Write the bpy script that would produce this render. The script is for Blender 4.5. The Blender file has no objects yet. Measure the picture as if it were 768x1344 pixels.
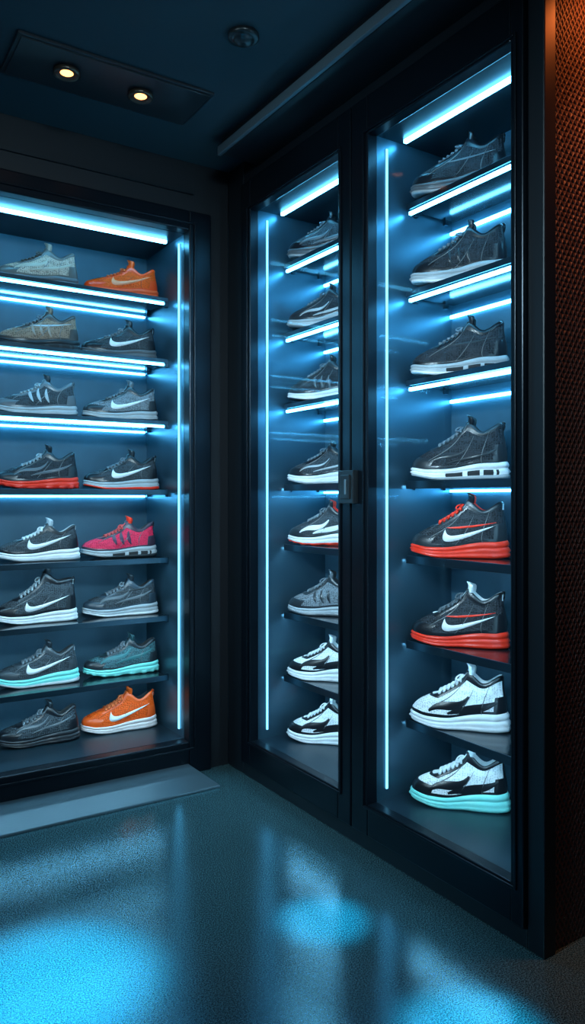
import bpy, bmesh, math, random
from mathutils import Vector, Matrix
from mathutils.bvhtree import BVHTree
random.seed(4)
scene = bpy.context.scene
try:
    scene.view_settings.view_transform = 'Standard'
    scene.view_settings.look = 'None'
except Exception as e:
    print(e)

# ------------------------------------------------------------------ materials
_m = {}
def new_mat(name):
    m = bpy.data.materials.new(name); m.use_nodes = True
    nt = m.node_tree; b = nt.nodes['Principled BSDF']
    return m, nt, b

def mat(name, col, rough=0.5, metal=0.0, spec=0.5, coat=0.0, bump=None, vary=0.0, vscale=20.0):
    if name in _m: return _m[name]
    m, nt, b = new_mat(name)
    b.inputs['Base Color'].default_value = (*col, 1)
    b.inputs['Roughness'].default_value = rough
    b.inputs['Metallic'].default_value = metal
    b.inputs['Specular IOR Level'].default_value = spec
    b.inputs['Coat Weight'].default_value = coat
    tc = nt.nodes.new('ShaderNodeTexCoord')
    if vary > 0:
        n = nt.nodes.new('ShaderNodeTexNoise'); n.inputs['Scale'].default_value = vscale; n.inputs['Detail'].default_value = 6
        nt.links.new(tc.outputs['Object'], n.inputs['Vector'])
        r = nt.nodes.new('ShaderNodeValToRGB')
        r.color_ramp.elements[0].position = 0.35; r.color_ramp.elements[1].position = 0.65
        r.color_ramp.elements[0].color = tuple(max(0, c*(1-vary)) for c in col)+(1,)
        r.color_ramp.elements[1].color = tuple(min(1, c*(1+vary)+0.01*vary) for c in col)+(1,)
        nt.links.new(n.outputs['Fac'], r.inputs['Fac']); nt.links.new(r.outputs['Color'], b.inputs['Base Color'])
    if bump:
        kind, sc, st = bump
        if kind == 'voronoi':
            t = nt.nodes.new('ShaderNodeTexVoronoi'); out = 'Distance'
        elif kind == 'wave':
            t = nt.nodes.new('ShaderNodeTexWave'); out = 'Fac'
            t.inputs['Distortion'].default_value = 1.5
        else:
            t = nt.nodes.new('ShaderNodeTexNoise'); out = 'Fac'; t.inputs['Detail'].default_value = 5
        t.inputs['Scale'].default_value = sc
        nt.links.new(tc.outputs['Object'], t.inputs['Vector'])
        bp = nt.nodes.new('ShaderNodeBump'); bp.inputs['Strength'].default_value = st; bp.inputs['Distance'].default_value = 0.004
        nt.links.new(t.outputs[out], bp.inputs['Height']); nt.links.new(bp.outputs['Normal'], b.inputs['Normal'])
    _m[name] = m
    return m

def knit_mat(key, col):
    """engineered mesh: dark pores in a lighter knit"""
    if key in _m: return _m[key]
    m, nt, b = new_mat(key)
    tc = nt.nodes.new('ShaderNodeTexCoord')
    mp = nt.nodes.new('ShaderNodeMapping'); mp.inputs['Scale'].default_value = (0.75, 0.75, 1.25)
    nt.links.new(tc.outputs['Object'], mp.inputs['Vector'])
    v = nt.nodes.new('ShaderNodeTexVoronoi'); v.inputs['Scale'].default_value = 170; v.inputs['Randomness'].default_value = 0.45
    nt.links.new(mp.outputs[0], v.inputs['Vector'])
    r = nt.nodes.new('ShaderNodeValToRGB')
    hi = max(col) > 0.4
    r.color_ramp.elements[0].position = 0.12; r.color_ramp.elements[0].color = tuple(c*(0.6 if hi else 0.2) for c in col)+(1,)
    r.color_ramp.elements[1].position = 0.5; r.color_ramp.elements[1].color = tuple(min(1, c*(1.05 if hi else 1.8)+(0 if hi else 0.012)) for c in col)+(1,)
    nt.links.new(v.outputs['Distance'], r.inputs['Fac']); nt.links.new(r.outputs[0], b.inputs['Base Color'])
    b.inputs['Roughness'].default_value = 0.55
    b.inputs['Specular IOR Level'].default_value = 0.22
    bp = nt.nodes.new('ShaderNodeBump'); bp.inputs['Strength'].default_value = 0.8; bp.inputs['Distance'].default_value = 0.003
    nt.links.new(v.outputs['Distance'], bp.inputs['Height']); nt.links.new(bp.outputs['Normal'], b.inputs['Normal'])
    _m[key] = m
    return m

def emis(name, col, st):
    m = bpy.data.materials.new(name); m.use_nodes = True
    nt = m.node_tree; nt.nodes.clear()
    e = nt.nodes.new('ShaderNodeEmission'); e.inputs[0].default_value = (*col, 1); e.inputs[1].default_value = st
    o = nt.nodes.new('ShaderNodeOutputMaterial'); nt.links.new(e.outputs[0], o.inputs[0])
    return m

LEDC = (0.11, 0.58, 1.0)
M_led = emis('led_cyan', LEDC, 28.0)
M_shoefill = emis('added_shoe_fill', (0.34, 0.73, 1.0), 34.0)  # glow for the added fill strips that brighten the shoes
M_ledv = emis('led_vertical_dim', (0.16, 0.60, 0.95), 3.4)
M_frame = mat('frame_black_metal', (0.006, 0.010, 0.016), 0.30, 0.6, 0.5, bump=('noise', 180, 0.05))
M_body = mat('cabinet_body_black', (0.005, 0.008, 0.012), 0.45, 0.2)
M_inner = mat('interior_back_panel', (0.036, 0.095, 0.140), 0.5, 0.1, vary=0.12, vscale=6, bump=('noise', 350, 0.05))
M_side = mat('interior_side_metal', (0.060, 0.13, 0.180), 0.33, 0.7, bump=('noise', 250, 0.05))
M_base = mat('interior_base_panel', (0.014, 0.030, 0.042), 0.35, 0.2)
M_shelf = mat('shelf_smoked_glass', (0.012, 0.022, 0.030), 0.13, 0.3, 0.6)
M_shelfedge = mat('shelf_edge_steel', (0.05, 0.09, 0.12), 0.3, 0.9)
M_steel = mat('ramp_brushed_steel', (0.11, 0.155, 0.18), 0.36, 0.5, bump=('noise', 120, 0.06))
M_ceil = mat('ceiling_paint', (0.032, 0.055, 0.070), 0.7, 0, 0.3, bump=('noise', 60, 0.1))
M_wall = mat('wall_dark_paint', (0.006, 0.007, 0.010), 0.55, 0, 0.4, bump=('noise', 60, 0.1))
M_trim = mat('trim_metal', (0.14, 0.19, 0.22), 0.4, 0.5)
M_blackpl = mat('black_plastic', (0.012, 0.014, 0.016), 0.3)

def floor_mat():
    m, nt, b = new_mat('polished_terrazzo')
    tc = nt.nodes.new('ShaderNodeTexCoord')
    n1 = nt.nodes.new('ShaderNodeTexNoise'); n1.inputs['Scale'].default_value = 300; n1.inputs['Detail'].default_value = 5
    n2 = nt.nodes.new('ShaderNodeTexNoise'); n2.inputs['Scale'].default_value = 2.2; n2.inputs['Detail'].default_value = 2
    for n in (n1, n2): nt.links.new(tc.outputs['Object'], n.inputs['Vector'])
    r = nt.nodes.new('ShaderNodeValToRGB')
    r.color_ramp.elements[0].position = 0.42; r.color_ramp.elements[0].color = (0.010, 0.034, 0.040, 1)
    r.color_ramp.elements[1].position = 0.66; r.color_ramp.elements[1].color = (0.10, 0.19, 0.205, 1)
    nt.links.new(n1.outputs['Fac'], r.inputs['Fac'])
    nt.links.new(r.outputs['Color'], b.inputs['Base Color'])
    mr = nt.nodes.new('ShaderNodeMapRange'); mr.inputs['From Min'].default_value = 0.3; mr.inputs['From Max'].default_value = 0.7
    mr.inputs['To Min'].default_value = 0.10; mr.inputs['To Max'].default_value = 0.17
    nt.links.new(n2.outputs['Fac'], mr.inputs['Value']); nt.links.new(mr.outputs[0], b.inputs['Roughness'])
    b.inputs['IOR'].default_value = 1.85
    b.inputs['Specular IOR Level'].default_value = 0.9
    b.inputs['Specular Tint'].default_value = (0.22, 0.78, 1.0, 1)
    bp = nt.nodes.new('ShaderNodeBump'); bp.inputs['Strength'].default_value = 0.11; bp.inputs['Distance'].default_value = 0.002
    nt.links.new(n1.outputs['Fac'], bp.inputs['Height']); nt.links.new(bp.outputs['Normal'], b.inputs['Normal'])
    return m
M_floor = floor_mat()

def weave_mat():
    m, nt, b = new_mat('woven_wall_covering')
    tc = nt.nodes.new('ShaderNodeTexCoord')
    mp = nt.nodes.new('ShaderNodeMapping'); mp.inputs['Scale'].default_value = (1, 1, 0.62)
    nt.links.new(tc.outputs['Object'], mp.inputs['Vector'])
    w = []
    for ang in (math.radians(45), math.radians(-45)):
        mm = nt.nodes.new('ShaderNodeMapping'); mm.inputs['Rotation'].default_value = (0, ang, 0)
        nt.links.new(mp.outputs[0], mm.inputs['Vector'])
        t = nt.nodes.new('ShaderNodeTexWave'); t.inputs['Scale'].default_value = 26; t.inputs['Distortion'].default_value = 1.2
        t.inputs['Detail Scale'].default_value = 3
        nt.links.new(mm.outputs[0], t.inputs['Vector']); w.append(t)
    mx = nt.nodes.new('ShaderNodeMath'); mx.operation = 'MAXIMUM'
    nt.links.new(w[0].outputs['Fac'], mx.inputs[0]); nt.links.new(w[1].outputs['Fac'], mx.inputs[1])
    r = nt.nodes.new('ShaderNodeValToRGB')
    r.color_ramp.elements[0].color = (0.014, 0.008, 0.008, 1); r.color_ramp.elements[1].color = (0.085, 0.040, 0.032, 1)
    r.color_ramp.elements[0].position = 0.3
    nt.links.new(mx.outputs[0], r.inputs['Fac']); nt.links.new(r.outputs[0], b.inputs['Base Color'])
    b.inputs['Roughness'].default_value = 0.5; b.inputs['Specular IOR Level'].default_value = 0.3
    bp = nt.nodes.new('ShaderNodeBump'); bp.inputs['Strength'].default_value = 0.9; bp.inputs['Distance'].default_value = 0.008
    nt.links.new(mx.outputs[0], bp.inputs['Height']); nt.links.new(bp.outputs['Normal'], b.inputs['Normal'])
    return m
M_weave = weave_mat()

def glass_mat():
    m = bpy.data.materials.new('clear_door_glass'); m.use_nodes = True
    nt = m.node_tree; nt.nodes.clear()
    t = nt.nodes.new('ShaderNodeBsdfTransparent'); t.inputs[0].default_value = (0.98, 0.99, 1, 1)
    g = nt.nodes.new('ShaderNodeBsdfGlossy'); g.inputs['Roughness'].default_value = 0.05
    mx = nt.nodes.new('ShaderNodeMixShader'); mx.inputs[0].default_value = 0.008
    o = nt.nodes.new('ShaderNodeOutputMaterial')
    nt.links.new(t.outputs[0], mx.inputs[1]); nt.links.new(g.outputs[0], mx.inputs[2]); nt.links.new(mx.outputs[0], o.inputs[0])
    return m
M_glass = glass_mat()

# ------------------------------------------------------------------ helpers
def empty(name, loc=(0, 0, 0)):
    e = bpy.data.objects.new(name, None); e.location = loc; e.empty_display_size = 0.1
    scene.collection.objects.link(e); return e

def add_box(bm, x0, x1, y0, y1, z0, z1, mi=0):
    vs = [bm.verts.new(p) for p in ((x0,y0,z0),(x1,y0,z0),(x1,y1,z0),(x0,y1,z0),(x0,y0,z1),(x1,y0,z1),(x1,y1,z1),(x0,y1,z1))]
    for f in ((0,3,2,1),(4,5,6,7),(0,1,5,4),(1,2,6,5),(2,3,7,6),(3,0,4,7)):
        fc = bm.faces.new([vs[i] for i in f]); fc.material_index = mi

def boxes(name, lst, mats, parent=None, bevel=0.0):
    bm = bmesh.new()
    for b in lst:
        add_box(bm, *b[:6], b[6] if len(b) > 6 else 0)
    me = bpy.data.meshes.new(name); bm.to_mesh(me); bm.free()
    for m in (mats if isinstance(mats, (list, tuple)) else [mats]): me.materials.append(m)
    ob = bpy.data.objects.new(name, me); scene.collection.objects.link(ob)
    if bevel > 0:
        md = ob.modifiers.new('bevel', 'BEVEL'); md.width = bevel; md.segments = 2; md.limit_method = 'ANGLE'
    if parent: ob.parent = parent
    return ob

def lathe(name, prof, mats, loc, parent=None, seg=40, matidx=None):
    bm = bmesh.new(); rings = []
    for (r, z) in prof:
        rings.append([bm.verts.new((r*math.cos(2*math.pi*k/seg), r*math.sin(2*math.pi*k/seg), z)) for k in range(seg)])
    for i in range(len(rings)-1):
        for k in range(seg):
            f = bm.faces.new((rings[i][k], rings[i][(k+1) % seg], rings[i+1][(k+1) % seg], rings[i+1][k]))
            f.smooth = True; f.material_index = matidx[i] if matidx else 0
    f = bm.faces.new(rings[-1]); f.material_index = matidx[-1] if matidx else 0
    bmesh.ops.recalc_face_normals(bm, faces=bm.faces)
    me = bpy.data.meshes.new(name); bm.to_mesh(me); bm.free()
    for m in mats: me.materials.append(m)
    ob = bpy.data.objects.new(name, me); ob.location = loc; scene.collection.objects.link(ob)
    if parent: ob.parent = parent
    return ob

# ------------------------------------------------------------------ room
CEIL = 2.566; D = 2.922; W = 1.557
boxes('floor', [(-1.8, 2.9, -1.8, 3.5, -0.05, 0)], M_floor)
boxes('ceiling', [(-1.8, 2.9, -1.8, 3.5, CEIL, CEIL+0.06)], M_ceil)
boxes('wall_back', [(-1.8, 0.15, D, 3.5, 0, CEIL), (0.15, 1.47, D, 3.5, 2.36, CEIL), (1.47, W, D, 3.5, 0, CEIL),
                    (0.15, 1.47, 3.40, 3.5, 0, 2.36)], M_wall)
boxes('wall_left', [(-1.9, -1.8, -1.8, 3.5, 0, CEIL)], M_wall)
boxes('wall_front', [(-1.8, 2.9, -1.9, -1.8, 0, CEIL)], M_wall)
boxes('wall_side', [(2.9, 3.0, -1.8, 3.5, 0, CEIL)], M_wall)
boxes('wall_right', [(1.603, 2.9, 1.262, 1.33, 0, CEIL)], M_weave)
boxes('trim_1', [(1.39, W, 1.27, 2.66, 2.50, CEIL), (1.375, 1.39, 1.27, 2.67, 2.50, 2.535, 1)], [M_body, M_trim], bevel=0.003)
boxes('trim_2', [(-1.8, 1.39, D-0.012, D, 2.43, 2.445)], M_body)
boxes('baseboard_back', [(-1.8, 0.15, D-0.012, D, 0, 0.08)], M_body)

# ------------------------------------------------------------------ left cabinet
X0, X1 = 0.22, 1.366; ZB, ZT = 0.135, 2.275; YF, YB = 2.905, 3.374
cab = empty('display_cabinet', (0.8, 3.1, 0))
def P(ob, par):
    ob.parent = par; ob.matrix_parent_inverse = Matrix.Translation(par.location).inverted(); return ob
P(boxes('outer_frame', [(0.152, X0, YF, 2.96, 0.0, 2.358), (X1, 1.468, YF, 2.96, 0.0, 2.358),
                      (X0, X1, YF, 2.96, ZT, 2.358), (X0, X1, YF, 2.96, 0.0, ZB)], M_frame, bevel=0.005), cab)
P(boxes('frame_bead', [(X0-0.03, X0-0.02, YF-0.008, YF, 0.1, 2.31), (X1+0.02, X1+0.03, YF-0.008, YF, 0.1, 2.31),
                     (X0-0.02, X1+0.02, YF-0.008, YF, 2.30, 2.31), (X0-0.02, X1+0.02, YF-0.008, YF, 0.1, 0.11)], M_frame, bevel=0.002), cab)
P(boxes('back_panel', [(X0, X1, YB, 3.395, ZB, ZT)], M_inner), cab)
P(boxes('side_panels', [(X0-0.03, X0, 2.96, 3.395, 0.02, ZT+0.03), (X1, X1+0.03, 2.96, 3.395, 0.02, ZT+0.03)], M_side), cab)
P(boxes('top_and_bottom', [(X0, X1, 2.96, 3.395, ZT, ZT+0.03), (X0, X1, 2.96, 3.395, 0.02, ZB)], M_base), cab)
SH_L = [2.028, 1.761, 1.49, 1.19, 0.893, 0.639, 0.379]
led, ledv, fill_l = [], [], []
for i, z in enumerate(SH_L):
    lip = 0.016 if i < 3 else 0.022
    P(boxes('shelf_%d' % (i+1), [(X0+0.004, X1-0.016, 3.095, YB, z-0.014, z, 0), (X0+0.004, X1-0.016, 3.088, 3.095, z-lip, z+0.001, 1)],
          [M_shelf, M_shelfedge], bevel=0.0015), cab)
    P(boxes('shelf_bracket_%d' % (i+1), [(X1-0.016, X1-0.001, 3.12, 3.14, z-0.03, z), (X1-0.016, X1-0.001, 3.33, 3.35, z-0.03, z)], M_shelfedge), cab)
    if i < 3:
        led.append((X0+0.02, X1-0.03, 3.098, 3.108, z-0.027, z-0.018))
    if i < 4:
        led.append((X0+0.02, X1-0.012, 3.364, 3.373, z-0.032, z-0.024))
    if i >= 3:
        fill_l.append((X0+0.02, X1-0.03, 3.100, 3.112, z-0.018, z-0.0145))  # fill strip added under the dark lower shelves, hidden by the lip
led.append((X0+0.02, X1-0.03, 3.07, 3.085, ZT-0.013, ZT-0.001))
ledv.append((X1-0.006, X1-0.001, 3.00, 3.008, ZB+0.03, ZT-0.03))
ledv.append((X0+0.001, X0+0.006, 3.00, 3.008, ZB+0.03, ZT-0.03))
P(boxes('led_strips', led, M_led), cab)
P(boxes('led_edge_strips', ledv, M_ledv), cab)
P(boxes('shoe_fill_strips', fill_l, M_shoefill), cab)  # added shoe fill, not part of the cabinet lighting

bm = bmesh.new()
vs = [bm.verts.new(p) for p in ((-0.4,2.70,0.0),(1.405,2.70,0.0),(1.36,2.904,0.0),(-0.4,2.904,0.0),(-0.4,2.70,0.010),(1.405,2.70,0.010),(1.36,2.904,0.045),(-0.4,2.904,0.045))]
for f in ((0,3,2,1),(4,5,6,7),(0,1,5,4),(1,2,6,5),(2,3,7,6),(3,0,4,7)): bm.faces.new([vs[i] for i in f])
me = bpy.data.meshes.new('metal_ramp'); bm.to_mesh(me); bm.free(); me.materials.append(M_steel)
ob = bpy.data.objects.new('metal_ramp', me); scene.collection.objects.link(ob)
md = ob.modifiers.new('b', 'BEVEL'); md.width = 0.003; md.segments = 2

# ------------------------------------------------------------------ right cabinet
cab2 = empty('glass_door_display_cabinet', (1.75, 2.0, 0))
Z0, Z1 = 0.16, 2.335
XB = 1.93
P(boxes('carcass_front', [(W, 1.603, 2.785, D-0.001, 0, CEIL-0.001), (W, 1.603, 1.2506, 1.303, 0, CEIL-0.001),
                      (W, 1.603, 1.303, 2.785, 2.462, CEIL-0.001), (W, 1.603, 1.303, 2.785, 0, 0.052)], M_body, bevel=0.004), cab2)
P(boxes('carcass_back', [(XB+0.012, XB+0.03, 1.335, 2.9, 0, 2.5), (1.62, XB, 1.335, 2.9, 2.40, 2.5), (1.62, XB, 1.335, 2.9, 0.0, 0.1)], M_body), cab2)
doors = [(1.305, 2.024, 1.347, 1.9385), (2.030, 2.782, 2.10, 2.708)]
for k, (a, b, c, d) in enumerate(doors):
    xa, xb = 1.543, 1.585
    P(boxes('door_frame_%d' % (k+1), [(xa, xb, a, c, 0.055, 2.46), (xa, xb, d, b, 0.055, 2.46), (xa, xb, c, d, Z1, 2.46), (xa, xb, c, d, 0.055, Z0)], M_frame, bevel=0.004), cab2)
    e = 0.014
    P(boxes('door_bead_%d' % (k+1), [(xa-0.006, xa, c-e-0.008, c-e, Z0-e, Z1+e), (xa-0.006, xa, d+e, d+e+0.008, Z0-e, Z1+e),
                                   (xa-0.006, xa, c-e, d+e, Z1+e-0.008, Z1+e), (xa-0.006, xa, c-e, d+e, Z0-e, Z0-e+0.008)], M_frame, bevel=0.002), cab2)
    P(boxes('glass_pane_%d' % (k+1), [(1.566, 1.570, c-0.006, d+0.006, Z0-0.006, Z1+0.006)], M_glass), cab2)
comps = [(1.338, 1.950), (2.088, 2.720)]
SH_R = [2.137, 1.845, 1.547, 1.21, 0.96, 0.675, 0.41]
ledr, ledrv, fill_r = [], [], []
for k, (a, b) in enumerate(comps):
    P(boxes('compartment_back_%d' % (k+1), [(XB, XB+0.012, a, b, 0.13, 2.36)], M_inner), cab2)
    P(boxes('compartment_sides_%d' % (k+1), [(1.587, XB+0.012, b, b+0.012, 0.13, 2.36), (1.587, XB+0.012, a-0.012, a, 0.13, 2.36)], M_side), cab2)
    P(boxes('compartment_caps_%d' % (k+1), [(1.587, XB, a, b, 2.345, 2.36), (1.587, XB, a, b, 0.13, 0.155)], M_base), cab2)
    sa = a+0.11 if k == 0 else a+0.05
    for i, z in enumerate(SH_R):
        lip = 0.018 if i < 3 else 0.026
        P(boxes('shelf_%d_%d' % (k+1, i+1), [(1.715, XB-0.001, sa, b-0.012, z-0.016, z, 0), (1.708, 1.715, sa, b-0.012, z-lip, z+0.001, 1)], [M_shelf, M_shelfedge], bevel=0.0015), cab2)
        P(boxes('shelf_bracket_%d_%d' % (k+1, i+1), [(1.75, 1.765, b-0.012, b-0.001, z-0.03, z), (1.89, 1.905, b-0.012, b-0.001, z-0.03, z),
                 (1.88, 1.929, sa+0.03, sa+0.04, z-0.05, z-0.017)], M_shelfedge), cab2)
        if i < 3:
            ledr.append((1.714, 1.724, sa+0.02, b-0.02, z-0.034, z-0.024))
            ledr.append((XB-0.010, XB-0.001, a+0.02, b-0.003, z-0.060, z-0.050))
        elif i == 3:
            ledr.append((XB-0.010, XB-0.001, a+0.02, b-0.003, z-0.036, z-0.028))
        if i >= 3:
            fill_r.append((1.720, 1.730, sa+0.02, b-0.02, z-0.020, z-0.0165))  # same added shoe fill below the lower right-hand shelves
    ledr.append((1.682, 1.695, a+0.02, b-0.03, 2.333, 2.344))
    ledrv.append((1.629, 1.636, b-0.005, b-0.001, 0.19, 2.31))
    fill_r.append((1.592, 1.604, a+0.001, a+0.006, 0.19, 2.31))  # unseen upright fill strip added behind the near door stile
P(boxes('led_strips', ledr, M_led), cab2)
P(boxes('led_edge_strips', ledrv, M_ledv), cab2)
P(boxes('shoe_fill_strips', fill_r, M_shoefill), cab2)  # added shoe fill: lower shelves and near door side
P(boxes('door_handle', [(1.520, 1.543, 1.985, 2.065, 1.135, 1.245, 0), (1.514, 1.520, 2.0, 2.05, 1.15, 1.23, 0), (1.510, 1.514, 2.012, 2.022, 1.165, 1.215, 1)],
        [M_blackpl, M_trim], bevel=0.004), cab2)

# ------------------------------------------------------------------ ceiling fittings
M_pan = mat('light_panel_dark_gloss', (0.03, 0.035, 0.042), 0.3, 0.4)
M_warm = emis('warm_bulb', (1.0, 0.36, 0.10), 6)
pan = empty('recessed_light_panel', (0.88, 2.5, CEIL))
P(boxes('panel_plate', [(0.55, 1.21, 2.37, 2.63, CEIL-0.010, CEIL-0.001), (0.562, 1.198, 2.382, 2.618, CEIL-0.014, CEIL-0.010)], M_pan, bevel=0.002), pan)
M_ring = mat('lamp_ring', (0.12, 0.09, 0.07), 0.3, 0.8)
for (x, y) in ((0.731, 2.49), (0.988, 2.495)):
    o = lathe('downlight', [(0.036, 0.0), (0.042, -0.003), (0.043, -0.014), (0.036, -0.017), (0.028, -0.010), (0.021, -0.009), (0.012, -0.014)],
              [M_ring, M_warm], (x, y, CEIL-0.014), matidx=[0, 0, 0, 0, 0, 1, 1])
    P(o, pan)
    l = bpy.data.lights.new('downlight_spot', 'SPOT'); l.energy = 1.5; l.color = (1, 0.40, 0.13); l.spot_size = 1.4; l.spot_blend = 0.8; l.shadow_soft_size = 0.012
    lo = bpy.data.objects.new('downlight_lamp', l); lo.location = (x, y, CEIL-0.035); scene.collection.objects.link(lo); P(lo, pan)
lathe('smoke_detector', [(0.02, 0.0), (0.046, 0.0), (0.048, -0.012), (0.040, -0.016), (0.036, -0.014), (0.030, -0.022), (0.018, -0.030), (0.008, -0.031)],
      [M_blackpl], (1.133, 2.026, CEIL-0.0005))

def area(name, loc, target, sx, sy, power, col, spread=180):
    l = bpy.data.lights.new(name, 'AREA'); l.shape = 'RECTANGLE'; l.size = sx; l.size_y = sy; l.energy = power; l.color = col
    l.spread = math.radians(spread)
    o = bpy.data.objects.new(name, l); o.location = loc
    o.rotation_euler = (Vector(target)-Vector(loc)).to_track_quat('-Z', 'Y').to_euler(); scene.collection.objects.link(o); return o
def spot(name, loc, target, power, col, size, blend=1.0, soft=0.05):
    l = bpy.data.lights.new(name, 'SPOT'); l.energy = power; l.color = col; l.spot_size = math.radians(size); l.spot_blend = blend; l.shadow_soft_size = soft
    o = bpy.data.objects.new(name, l); o.location = loc
    o.rotation_euler = (Vector(target)-Vector(loc)).to_track_quat('-Z', 'Y').to_euler(); scene.collection.objects.link(o); return o
ww = empty('wall_washer_light', (1.80, 1.14, CEIL))
P(lathe('washer_can', [(0.03, 0.0), (0.045, -0.001), (0.045, -0.03), (0.036, -0.03), (0.03, -0.012)], [M_blackpl, M_warm], (1.80, 1.14, CEIL-0.0005), matidx=[0, 0, 0, 0, 1]), ww)
P(spot('washer_lamp', (1.80, 1.12, CEIL-0.04), (1.78, 1.262, 2.36), 9, (1, 0.20, 0.04), 105, 1, 0.03), ww)
P(spot('washer_lamp_low', (1.80, 1.06, CEIL-0.04), (1.72, 1.262, 1.3), 16, (1, 0.25, 0.10), 60, 1, 0.03), ww)
P(spot('washer_lamp_floor', (1.80, 1.10, CEIL-0.045), (1.62, 1.12, 0.0), 60, (1, 0.26, 0.10), 15, 1, 0.03), ww)

area('added_fill_cabinet_a', (0.1, -0.6, 2.35), (0.85, 3.2, 1.1), 0.5, 0.3, 9, (0.58, 0.86, 1.0), 60)  # out-of-view area fill added to brighten the left cabinet's shoes
area('added_fill_cabinet_b', (-1.1, 1.0, 2.35), (1.8, 2.1, 1.1), 0.5, 0.3, 11, (0.58, 0.86, 1.0), 60)  # second added area fill, aimed at the glass-door shelves
area('added_fill_room', (-0.4, -0.3, 2.5), (0.6, 1.6, 0.5), 1.2, 1.2, 3.5, (0.12, 0.62, 1.0))  # dim blue fill added for the room, no fixture there
CY = (0.0, 0.56, 1.0)
spot('floor_pool_spot', (0.50, 1.83, 2.5), (0.50, 1.83, 0), 2600, CY, 14.5, 1, 0.03)  # added spot for the left cyan pool, standing in for cabinet reflection
spot('floor_pool_spot', (1.20, 1.70, 2.5), (1.20, 1.70, 0), 1700, CY, 7, 1, 0.03)  # added spot for the small middle pool, no such lamp overhead
spot('floor_pool_spot', (1.21, 1.16, 2.5), (1.21, 1.16, 0), 2000, CY, 9, 1, 0.03)  # added spot shaping the right-hand pool on the floor

# ------------------------------------------------------------------ sneakers
def sstep(a, b, x):
    t = min(1, max(0, (x-a)/(b-a))); return t*t*(3-2*t)
def spow(v, p): return math.copysign(abs(v)**p, v)
def fabric(col, kind):
    key = 'shoe_%s_%.3f_%.3f_%.3f' % (kind, *col)
    if kind == 'knit': return knit_mat(key, col)
    if kind == 'leather': return mat(key, col, 0.28, 0, 0.5, bump=('noise', 500, 0.08))
    if kind == 'rubber': return mat(key, col, 0.32, 0, 0.5, vary=0.04, vscale=60)
    if kind == 'lace': return mat(key, col, 0.7, 0, 0.4, bump=('wave', 300, 0.5))
    return mat(key, col, 0.8)

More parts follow.
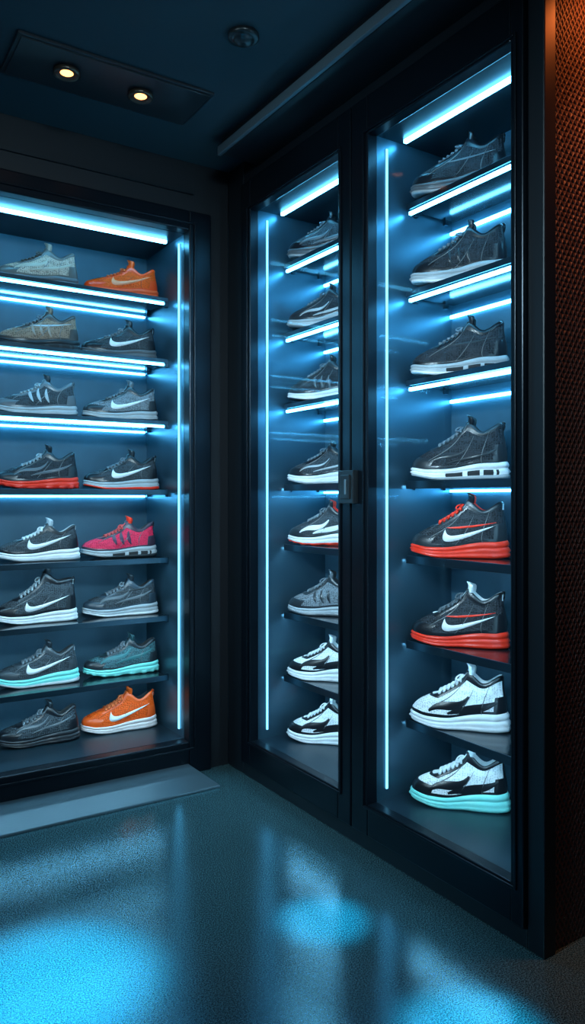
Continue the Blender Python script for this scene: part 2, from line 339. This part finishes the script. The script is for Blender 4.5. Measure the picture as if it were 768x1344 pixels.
NP, NV = 72, 22
def sneaker(loc, yaw, L=0.32, upper=(0.03,0.035,0.04), over=None, mid=(0.6,0.7,0.75), outs=None, sw=None, lace=None,
            lining=None, tongue=None, high=0.0, chunk=0.0, deco=(), name='sneaker', tread=False, air=False, ripple=0.0, seed=0, hs=1.0, loops=True):
    rnd = random.Random(seed)
    hs = hs*(1 + rnd.uniform(-0.05, 0.08)); tab = rnd.random() < 0.55; nomud = rnd.random() < 0.3
    over = over or tuple(c*0.6 for c in upper); outs = outs or tuple(c*0.5 for c in mid)
    lace = lace or ((0.22, 0.25, 0.28) if max(over) < 0.1 else over)
    lining = lining or (0.02, 0.022, 0.025); tongue = tongue or upper
    mats = [fabric(upper, 'knit'), fabric(over, 'leather'), fabric(mid, 'rubber'), fabric(outs, 'rubber'), fabric(sw or (0.8,0.85,0.9), 'leather'),
            fabric(lace, 'lace'), fabric(lining, 'plain'), fabric(tongue, 'leather')]
    if max(over) < 0.3: sc_ = tuple(round(c*0.6+0.13, 3) for c in over)
    else: sc_ = tuple(round(c*0.6, 3) for c in over)
    seams = [(sc_, ((0.30, 0.20), (0.18, 0.30), (0.04, 0.30), (-0.09, 0.415*hs)), 0.010),
             (sc_, ((-0.27, 0.15), (-0.23, 0.22), (-0.26, 0.28), (-0.33, 0.36*hs)), 0.009),
             (sc_, ((0.02, 0.14), (-0.03, 0.20), (-0.10, 0.27), (-0.17, 0.33*hs)), 0.009)]
    deco = tuple(seams) + tuple(deco)
    extra = []
    for dcol in [d[0] for d in deco]:
        if dcol not in extra: extra.append(dcol)
    for c in extra: mats.append(fabric(c, 'leather'))
    def outline(ph, off=0.0):
        c, s = math.cos(ph), math.sin(ph)
        x = 0.5*spow(c, 0.86)
        w = 0.128 + 0.042*sstep(-0.15, 0.22, x) - 0.010*math.exp(-((x+0.05)/0.1)**2)
        y = w*spow(s, 0.72) + 0.022*sstep(0.0, 0.5, x)
        n = Vector((c/0.5, s/0.16)).normalized()
        return x+off*n.x, y+off*n.y
    def zbot(x): return 0.055*sstep(0.18, 0.56, x) + 0.012*sstep(-0.36, -0.54, x)
    def ztop(x):
        return 0.098 + chunk*0.45 + (0.045+chunk*0.5)*sstep(0.15, -0.3, x) + 0.035*sstep(0.3, 0.56, x) + 0.015*sstep(-0.40, -0.52, x)
    ch = 0.335*hs + high
    def path(ph, v):
        c, s = math.cos(ph), math.sin(ph)
        x0, y0 = outline(ph); z0 = ztop(x0)-0.01
        P0 = Vector((x0, y0, z0))
        cx = -0.262 + 0.185*spow(c, 0.9); cy = 0.080*spow(s, 0.75) + 0.004
        zz = ch + (0.10 if high < 0.05 else 0.03)*sstep(0.1, -1, c) + 0.125*sstep(-0.15, 1, c) + chunk*0.4
        P3 = Vector((cx - 0.02*sstep(0.2, -1, c), cy, zz))
        f = sstep(-0.1, 1.0, c); bk = sstep(-0.2, -1.0, c)
        dz = P3.z-P0.z
        out = Vector((c*0.5, s, 0))
        P1 = P0 + Vector((0.045*f, 0, 0)) + out*0.018*(1-f) + Vector((0, 0, dz*(0.42*(1-f)) + f*0.170))
        P2s = P3 + out*0.016 + Vector((0, 0, -dz*0.30))
        if bk > 0: P2s += Vector((0.022*bk, 0, 0))
        P2f = P3 + (P0-P3)*0.24; P2f.z = P3.z - 0.235 - high*0.7
        P2 = P2s.lerp(P2f, f)
        u = 1-v
        return P0*u**3 + P1*3*u*u*v + P2*3*u*v*v + P3*v**3
    bm = bmesh.new()
    def region(ph, v):
        ph = abs((ph+math.pi) % (2*math.pi) - math.pi)
        if ph < 0.36 and v > 0.50: return 7
        if ph < 0.75 and v > 0.46: return 1
        if not nomud and ph < 1.05 and v < 0.27: return 1
        if v < 0.10: return 1
        if ph > 2.36 and v < 0.46: return 1
        if ph > 2.75: return 4 if (sw and v > 0.8) else 1
        if v > 0.93: return 1
        return 0
    rings = []
    for j in range(NV+1):
        v = (j/NV)
        r = []
        for k in range(NP):
            ph = 2*math.pi*k/NP
            p = path(ph, v)
            rg = region(ph, v)
            if rg in (1, 4):
                o = Vector((math.cos(ph)*0.6, math.sin(ph), 0.5*(1 if abs(math.sin(ph)) < 0.7 and math.cos(ph) > 0 else 0.1)))
                p = p + o*0.007
            elif rg == 7: p = p + Vector((0, 0, -0.006))
            r.append(bm.verts.new(p))
        rings.append(r)
    top = [path(2*math.pi*k/NP, 1.0) for k in range(NP)]
    cen = Vector((-0.27, 0.004, 0))
    for (ins, dz) in ((0.0, 0.012), (0.08, 0.022), (0.20, 0.012), (0.27, -0.02), (0.28, -0.09), (0.20, -0.18)):
        r = []
        for k in range(NP):
            p = top[k].copy(); h = Vector((cen.x-p.x, cen.y-p.y, 0)); p += h*ins; p.z += dz
            r.append(bm.verts.new(p))
        rings.append(r)
    r = []
    for k in range(NP):
        p = top[k].copy(); h = Vector((cen.x-p.x, cen.y-p.y, 0)); p += h*0.25; p.z = 0.17
        r.append(bm.verts.new(p))
    rings.append(r)
    for j in range(len(rings)-1):
        for k in range(NP):
            f = bm.faces.new((rings[j][k], rings[j][(k+1) % NP], rings[j+1][(k+1) % NP], rings[j+1][k]))
            f.smooth = True
            if j < NV: f.material_index = region(2*math.pi*(k+0.5)/NP, (j+0.5)/NV)
            elif j < NV+2: f.material_index = 1
            else: f.material_index = 6
    f = bm.faces.new(rings[-1]); f.material_index = 6
    bm.normal_update()
    bvh = BVHTree.FromBMesh(bm)
    levels = [(0.0, -0.03, 3), (0.0, 0.006, 3), (0.10, 0.018, 3), (0.24, 0.020, 3), (0.27, 0.010, 2), (0.42, 0.024+chunk*0.3, 2), (0.60, 0.014+chunk*0.1, 2),
              (0.64, 0.006+chunk*0.1, 2), (0.68, 0.016+chunk*0.15, 2), (0.84, 0.020+chunk*0.15, 2), (0.97, 0.014, 2), (1.06, 0.0, 2)]
    srings = []
    for li, (fz, off, mi) in enumerate(levels):
        r = []
        for k in range(NP):
            ph = 2*math.pi*k/NP
            o = off
            if ripple and 4 < li < 8: o += ripple*math.sin(ph*14)
            if tread and li in (1, 2, 3) and (k//2) % 2: o -= 0.016
            x, y = outline(ph, o)
            zz = 0.018 if (tread and li in (0, 1) and (k//2) % 2) else 0
            if fz < 0.7: x -= (0.02+chunk*0.3)*sstep(-0.3, -0.5, x)*(0.7-fz)
            zb, zt = zbot(x), ztop(x)
            r.append(bm.verts.new((x, y, zb + (zt-zb)*fz + zz)))
        srings.append(r)
    for j in range(len(srings)-1):
        for k in range(NP):
            f = bm.faces.new((srings[j][k], srings[j][(k+1) % NP], srings[j+1][(k+1) % NP], srings[j+1][k])); f.smooth = True
            f.material_index = levels[j][2]
            if air and 4 <= j <= 5:
                x = (srings[4][k].co.x + srings[4][(k+1) % NP].co.x)/2
                if -0.44 < x < 0.10 and (min(k, NP-1-k) % 4) in (0, 1, 2): f.material_index = 6
    f = bm.faces.new(list(reversed(srings[0]))); f.material_index = 3
    f = bm.faces.new(srings[-1]); f.material_index = 6
    def side(x, z, sg, off):
        h = bvh.ray_cast(Vector((x, sg*0.6, z)), Vector((0, -sg, 0)))
        if h[0] is None: return None
        n = h[1]
        if n.y*sg < 0: n = -n
        return h[0] + n*off
    def down(x, y, off):
        h = bvh.ray_cast(Vector((x, y, 1.2)), Vector((0, 0, -1)))
        if h[0] is None: return None
        n = h[1] if h[1].z > 0 else -h[1]
        return h[0] + n*off
    def strip2(A, B, mi, sg, off=0.006, nx=3):
        rows = []
        for a, b in zip(A, B):
            row = []
            for q in range(nx+1):
                t = q/nx; px = a[0]*(1-t)+b[0]*t; pz = a[1]*(1-t)+b[1]*t
                p = side(px, pz, sg, off if 0 < q < nx else 0.001)
                row.append(p)
            rows.append(row)
        vv = [[bm.verts.new(p) if p else None for p in row] for row in rows]
        for i in range(len(vv)-1):
            for q in range(nx):
                qd = (vv[i][q], vv[i+1][q], vv[i+1][q+1], vv[i][q+1])
                if all(qd) and max((qd[0].co-qd[2].co).length, (qd[1].co-qd[3].co).length) < 0.12:
                    f = bm.faces.new(qd); f.smooth = True; f.material_index = mi
    def bez(a, b, c, d, n=16):
        o = []
        for i in range(n+1):
            t = i/n; u = 1-t
            o.append((a[0]*u**3+3*b[0]*u*u*t+3*c[0]*u*t*t+d[0]*t**3, a[1]*u**3+3*b[1]*u*u*t+3*c[1]*u*t*t+d[1]*t**3))
        return o
    zb0 = 0.16+chunk*0.6
    if sw:
        F = (0.125, zb0+0.120); T = (-0.40, zb0+0.175)
        outer = bez(F, (0.235, zb0-0.075), (0.02, zb0-0.035), T, 22)
        inner = bez(F, (0.105, zb0+0.02), (0.03, zb0+0.045), T, 22)
        for sg in (1, -1): strip2(outer, inner, 4, sg, 0.012, 4)
    for (col, pts, wd) in deco:
        mi = 8 + extra.index(col)
        c = bez(*pts, n=18) if len(pts) == 4 else pts
        A, B = [], []
        for i in range(len(c)):
            a = c[max(0, i-1)]; b = c[min(len(c)-1, i+1)]
            t = Vector((b[0]-a[0], b[1]-a[1])).normalized(); n = Vector((-t.y, t.x))
            w = wd*math.sin(math.pi*(0.08+0.84*i/(len(c)-1)))*0.5
            A.append((c[i][0]+n.x*w, c[i][1]+n.y*w)); B.append((c[i][0]-n.x*w, c[i][1]-n.y*w))
        for sg in (1, -1): strip2(A, B, mi, sg, 0.008, 2)
    def tube(pts, r, mi, seg=6, flat=1.0):
        pr = []
        for i, p in enumerate(pts):
            t = (pts[min(i+1, len(pts)-1)]-pts[max(i-1, 0)]).normalized()
            a = t.cross(Vector((0, 0, 1)));
            if a.length < 1e-3: a = Vector((0, 1, 0))
            a.normalize(); b = a.cross(t).normalized()
            pr.append([bm.verts.new(p + a*math.cos(2*math.pi*q/seg)*r + b*math.sin(2*math.pi*q/seg)*r*flat) for q in range(seg)])
        for i in range(len(pr)-1):
            for q in range(seg):
                f = bm.faces.new((pr[i][q], pr[i][(q+1) % seg], pr[i+1][(q+1) % seg], pr[i+1][q])); f.smooth = True; f.material_index = mi
        for e in (pr[0], pr[-1]):
            f = bm.faces.new(e); f.material_index = mi
    nl = 6
    for i in range(nl):
        x = -0.035 + i*0.045
        wy = 0.070 + 0.006*i
        for dx in ((0.0, 0.04) if i < nl-1 else (0.0,)):
            for sgn in ((1, -1) if dx else (1,)):
                pts = []
                for q in range(9):
                    t = q/8*2-1
                    p = down(x + dx*(t*0.5+0.5), sgn*t*wy+0.006, 0.012 if dx else 0.016)
                    if p: pts.append(p)
                if len(pts) > 4: tube(pts, 0.0125, 5, 6, 0.7)
    if loops:
        b0 = path(0, 0.92) + Vector((0.0, 0, 0.012))
        for sg in (1, -1):
            pts = []
            for q in range(13):
                a = q/12*2*math.pi
                pts.append(b0 + Vector((0.02-0.022*math.cos(a)+0.01*sg, sg*(0.045-0.045*math.cos(a)), -0.030*(1-math.cos(a))*0.8 + 0.008*math.sin(a)+0.004)) + Vector((0.022*math.sin(a), 0, 0)))
            tube(pts, 0.0085, 5, 6)
    pt = path(0, 1.0)
    spine = [(0.03, -0.07), (-0.015, -0.01), (-0.022, 0.025), (-0.022, 0.060), (-0.012, 0.085), (-0.004, 0.095)]
    G = []; G2 = []
    for i, (dx, dz) in enumerate(spine):
        wy = (0.058, 0.064, 0.072, 0.078, 0.074, 0.060)[i]
        row, row2 = [], []
        for q in range(9):
            t = q/8*2-1
            arch = 0.032*t*t
            zr = 0.010*t*t if i < 4 else 0.018*t*t
            p = Vector((pt.x+dx-arch, pt.y+t*wy, pt.z+dz-zr))
            row.append(bm.verts.new(p)); row2.append(bm.verts.new(p+Vector((-0.042 if 0 < i < 5 else -0.024, 0, -0.004))))
        G.append(row); G2.append(row2)
    def quad(a, b, c, d, mi):
        f = bm.faces.new((a, b, c, d)); f.smooth = True; f.material_index = mi
    for i in range(len(G)-1):
        for q in range(8):
            quad(G[i][q], G[i][q+1], G[i+1][q+1], G[i+1][q], 7); quad(G2[i][q+1], G2[i][q], G2[i+1][q], G2[i+1][q+1], 6)
        quad(G[i][0], G[i+1][0], G2[i+1][0], G2[i][0], 7); quad(G[i+1][8], G[i][8], G2[i][8], G2[i+1][8], 7)
    for q in range(8): quad(G[-1][q], G[-1][q+1], G2[-1][q+1], G2[-1][q], 7)
    if tab:
        hp = path(math.pi, 1.0)
        pts = [hp+Vector((-0.002, 0, -0.06)), hp+Vector((-0.012, 0, -0.02)), hp+Vector((-0.014, 0, 0.018)), hp+Vector((-0.002, 0, 0.030)), hp+Vector((0.014, 0, 0.015)), hp+Vector((0.02, 0, -0.02))]
        for dy in (-0.012, 0, 0.012): tube([p+Vector((0, dy, 0)) for p in pts], 0.008, 1, 6)
    bmesh.ops.scale(bm, vec=(L, L, L), verts=bm.verts)
    zmin = min(v.co.z for v in bm.verts)
    bmesh.ops.translate(bm, vec=(0, 0, -zmin+0.0005), verts=bm.verts)
    bmesh.ops.recalc_face_normals(bm, faces=bm.faces)
    me = bpy.data.meshes.new(name); bm.to_mesh(me); bm.free()
    for m in mats: me.materials.append(m)
    ob = bpy.data.objects.new(name, me); ob.location = loc; ob.rotation_euler = (0, 0, yaw)
    scene.collection.objects.link(ob)
    return ob

BK = (0.009, 0.011, 0.015); DG = (0.022, 0.028, 0.034); MG = (0.12, 0.135, 0.15); LG = (0.45, 0.49, 0.52); WH = (0.92, 0.93, 0.95)
OR = (1.0, 0.10, 0.006); RD = (1.0, 0.04, 0.015); AQ = (0.30, 1.0, 0.90); BR = (0.18, 0.11, 0.075)
side_lines = lambda col, w=0.03: [(col, ((-0.05+dx, 0.18), (-0.02+dx, 0.23), (0.0+dx, 0.29), (-0.02+dx, 0.36)), w) for dx in (-0.10, 0.0, 0.10)]
swirl = lambda col, w=0.05: [(col, ((0.30, 0.18), (0.15, 0.32), (0.0, 0.17), (-0.12, 0.36)), w), (col, ((0.1, 0.17), (-0.1, 0.24), (-0.25, 0.22), (-0.42, 0.33)), w)]
rim = lambda col, w=0.022: [(col, ((0.12, 0.32), (0.0, 0.32), (-0.15, 0.33), (-0.40, 0.38)), w)]

LEFT = [
 (dict(upper=(0.30,0.21,0.16), over=(0.13,0.11,0.10), mid=MG, outs=BR, deco=tuple(swirl((0.50,0.38,0.29),0.05))),
  dict(upper=OR, over=(1.0,0.07,0.006), mid=(1.0,0.12,0.03), outs=(0.7,0.04,0.02), sw=(1.0,0.35,0.18), lace=(1.0,0.16,0.04))),
 (dict(upper=BR, over=(0.06,0.045,0.04), mid=DG, outs=BR, deco=tuple(rim(LG)+side_lines((0.36,0.27,0.22))), air=True, chunk=0.02),
  dict(upper=DG, over=BK, mid=MG, outs=BK, sw=WH)),
 (dict(upper=DG, over=MG, mid=LG, outs=DG, deco=tuple(side_lines(LG, 0.04)), lace=LG),
  dict(upper=MG, over=DG, mid=LG, outs=DG, sw=WH, ripple=0.003)),
 (dict(upper=BK, over=DG, mid=RD, outs=(0.8,0.03,0.02), deco=tuple(swirl(MG,0.04)), tread=True, lace=LG),
  dict(upper=DG, over=BK, mid=LG, outs=RD, sw=WH)),
 (dict(upper=DG, over=BK, mid=WH, outs=LG, sw=WH, lace=WH, lining=LG, tongue=LG),
  dict(upper=(0.80,0.03,0.09), over=(0.05,0.03,0.05), mid=LG, outs=DG, lace=(0.95,0.12,0.12), deco=tuple(side_lines((0.06,0.02,0.05),0.05)), tongue=RD, air=True)),
 (dict(upper=DG, over=BK, mid=WH, outs=WH, sw=WH, high=0.15, name='high_top_sneaker', lace=LG),
  dict(upper=DG, over=(0.03,0.05,0.07), mid=LG, outs=WH, deco=tuple(swirl(MG,0.04)+rim(BK)), ripple=0.004)),
 (dict(upper=DG, over=(0.05,0.06,0.07), mid=AQ, outs=WH, sw=WH, ripple=0.004, chunk=0.02),
  dict(upper=(0.03,0.08,0.09), over=DG, mid=AQ, outs=AQ, deco=tuple(swirl((0.04,0.18,0.19),0.05)), tread=True)),
 (dict(upper=DG, over=BK, mid=(0.03,0.03,0.035), outs=BK, deco=tuple(swirl(MG,0.03)), ripple=0.004),
  dict(upper=OR, over=(1.0,0.11,0.012), mid=(0.95,0.8,0.76), outs=(0.8,0.7,0.68), sw=WH, lace=(1.0,0.2,0.06), tongue=OR)),
]
zl = SH_L + [ZB]
for i, row in enumerate(LEFT):
    z = zl[i]+0.001
    for j, st in enumerate(row):
        X = (0.828, 1.185)[j]
        st = dict(st)
        sneaker((X+(0, .004, -.006)[(i+j) % 3], 3.232, z), math.pi - math.radians(9+2*((i*3+j) % 3)), L=0.318, seed=i*2+j, hs=1.05, **st)
    st = dict(LEFT[(i+3) % 8][i % 2])
    sneaker((0.46, 3.232, z), math.pi - math.radians(10), L=0.31, seed=50+i, **st)

BW = dict(upper=WH, over=BK, mid=WH, outs=WH, lace=WH, lining=WH, tongue=WH, chunk=0.05, deco=tuple(swirl(BK, 0.09)), ripple=0.004)
BW8 = dict(BW); BW8['mid'] = AQ; BW8['outs'] = AQ
RIGHT2 = [
 dict(upper=BK, over=BK, mid=MG, outs=LG, chunk=0.04, ripple=0.004, deco=tuple(rim(MG))),
 dict(upper=BK, over=BK, mid=LG, outs=WH, chunk=0.05, deco=tuple(side_lines(DG, 0.03))),
 dict(upper=BK, over=BK, mid=LG, outs=WH, chunk=0.03, deco=tuple(rim(DG)), air=True),
 dict(upper=BK, over=DG, mid=WH, outs=LG, air=True, chunk=0.03, deco=tuple(swirl(DG, 0.04))),
 dict(upper=BK, over=DG, mid=RD, outs=RD, sw=WH, lace=RD, lining=RD, tongue=BK, chunk=0.03, deco=tuple(rim(RD))),
 dict(upper=BK, over=BK, mid=RD, outs=RD, sw=WH, lace=MG, lining=WH, tongue=WH, chunk=0.02, deco=tuple(rim(RD))),
 BW, BW8]
RIGHT1 = [
 dict(upper=DG, over=BK, mid=MG, outs=LG, chunk=0.06, ripple=0.006, deco=tuple(swirl(MG, 0.05))),
 dict(upper=BK, over=DG, mid=LG, outs=MG, chunk=0.06, ripple=0.006, deco=tuple(swirl(LG, 0.04))),
 dict(upper=BK, over=DG, mid=WH, outs=BK, chunk=0.03, deco=tuple(side_lines(MG))),
 dict(upper=DG, over=BK, mid=WH, outs=LG, chunk=0.03, deco=tuple(swirl(LG, 0.03))),
 dict(upper=DG, over=DG, mid=WH, outs=RD, chunk=0.03, tread=True, lining=RD, deco=tuple(swirl(WH, 0.07))),
 dict(upper=MG, over=DG, mid=LG, outs=MG, ripple=0.006, deco=tuple(side_lines(DG, 0.04))),
 BW, BW]
zr = SH_R + [0.155]
for i in range(8):
    z = zr[i]+0.001
    sneaker((1.797, 1.780, z), math.radians(90+33+(i*7 % 5)), L=0.300, seed=100+i, hs=1.30, **RIGHT2[i])
    sneaker((1.802, 2.552, z), math.radians(90+35+(i*5 % 4)), L=0.288, seed=200+i, hs=1.26, **RIGHT1[i])

# ------------------------------------------------------------------ world + camera
w = bpy.data.worlds.new('World'); scene.world = w; w.use_nodes = True
w.node_tree.nodes['Background'].inputs[0].default_value = (0.02, 0.05, 0.08, 1); w.node_tree.nodes['Background'].inputs[1].default_value = 0.1

cd = bpy.data.cameras.new('Camera'); co = bpy.data.objects.new('Camera', cd); scene.collection.objects.link(co)
co.location = (0, 0, 1.15); co.rotation_euler = (math.radians(90), 0, math.radians(-32.9))
cd.sensor_width = 36; cd.lens = 998/1344*36; cd.shift_y = -17/1344; cd.clip_start = 0.02
scene.camera = co
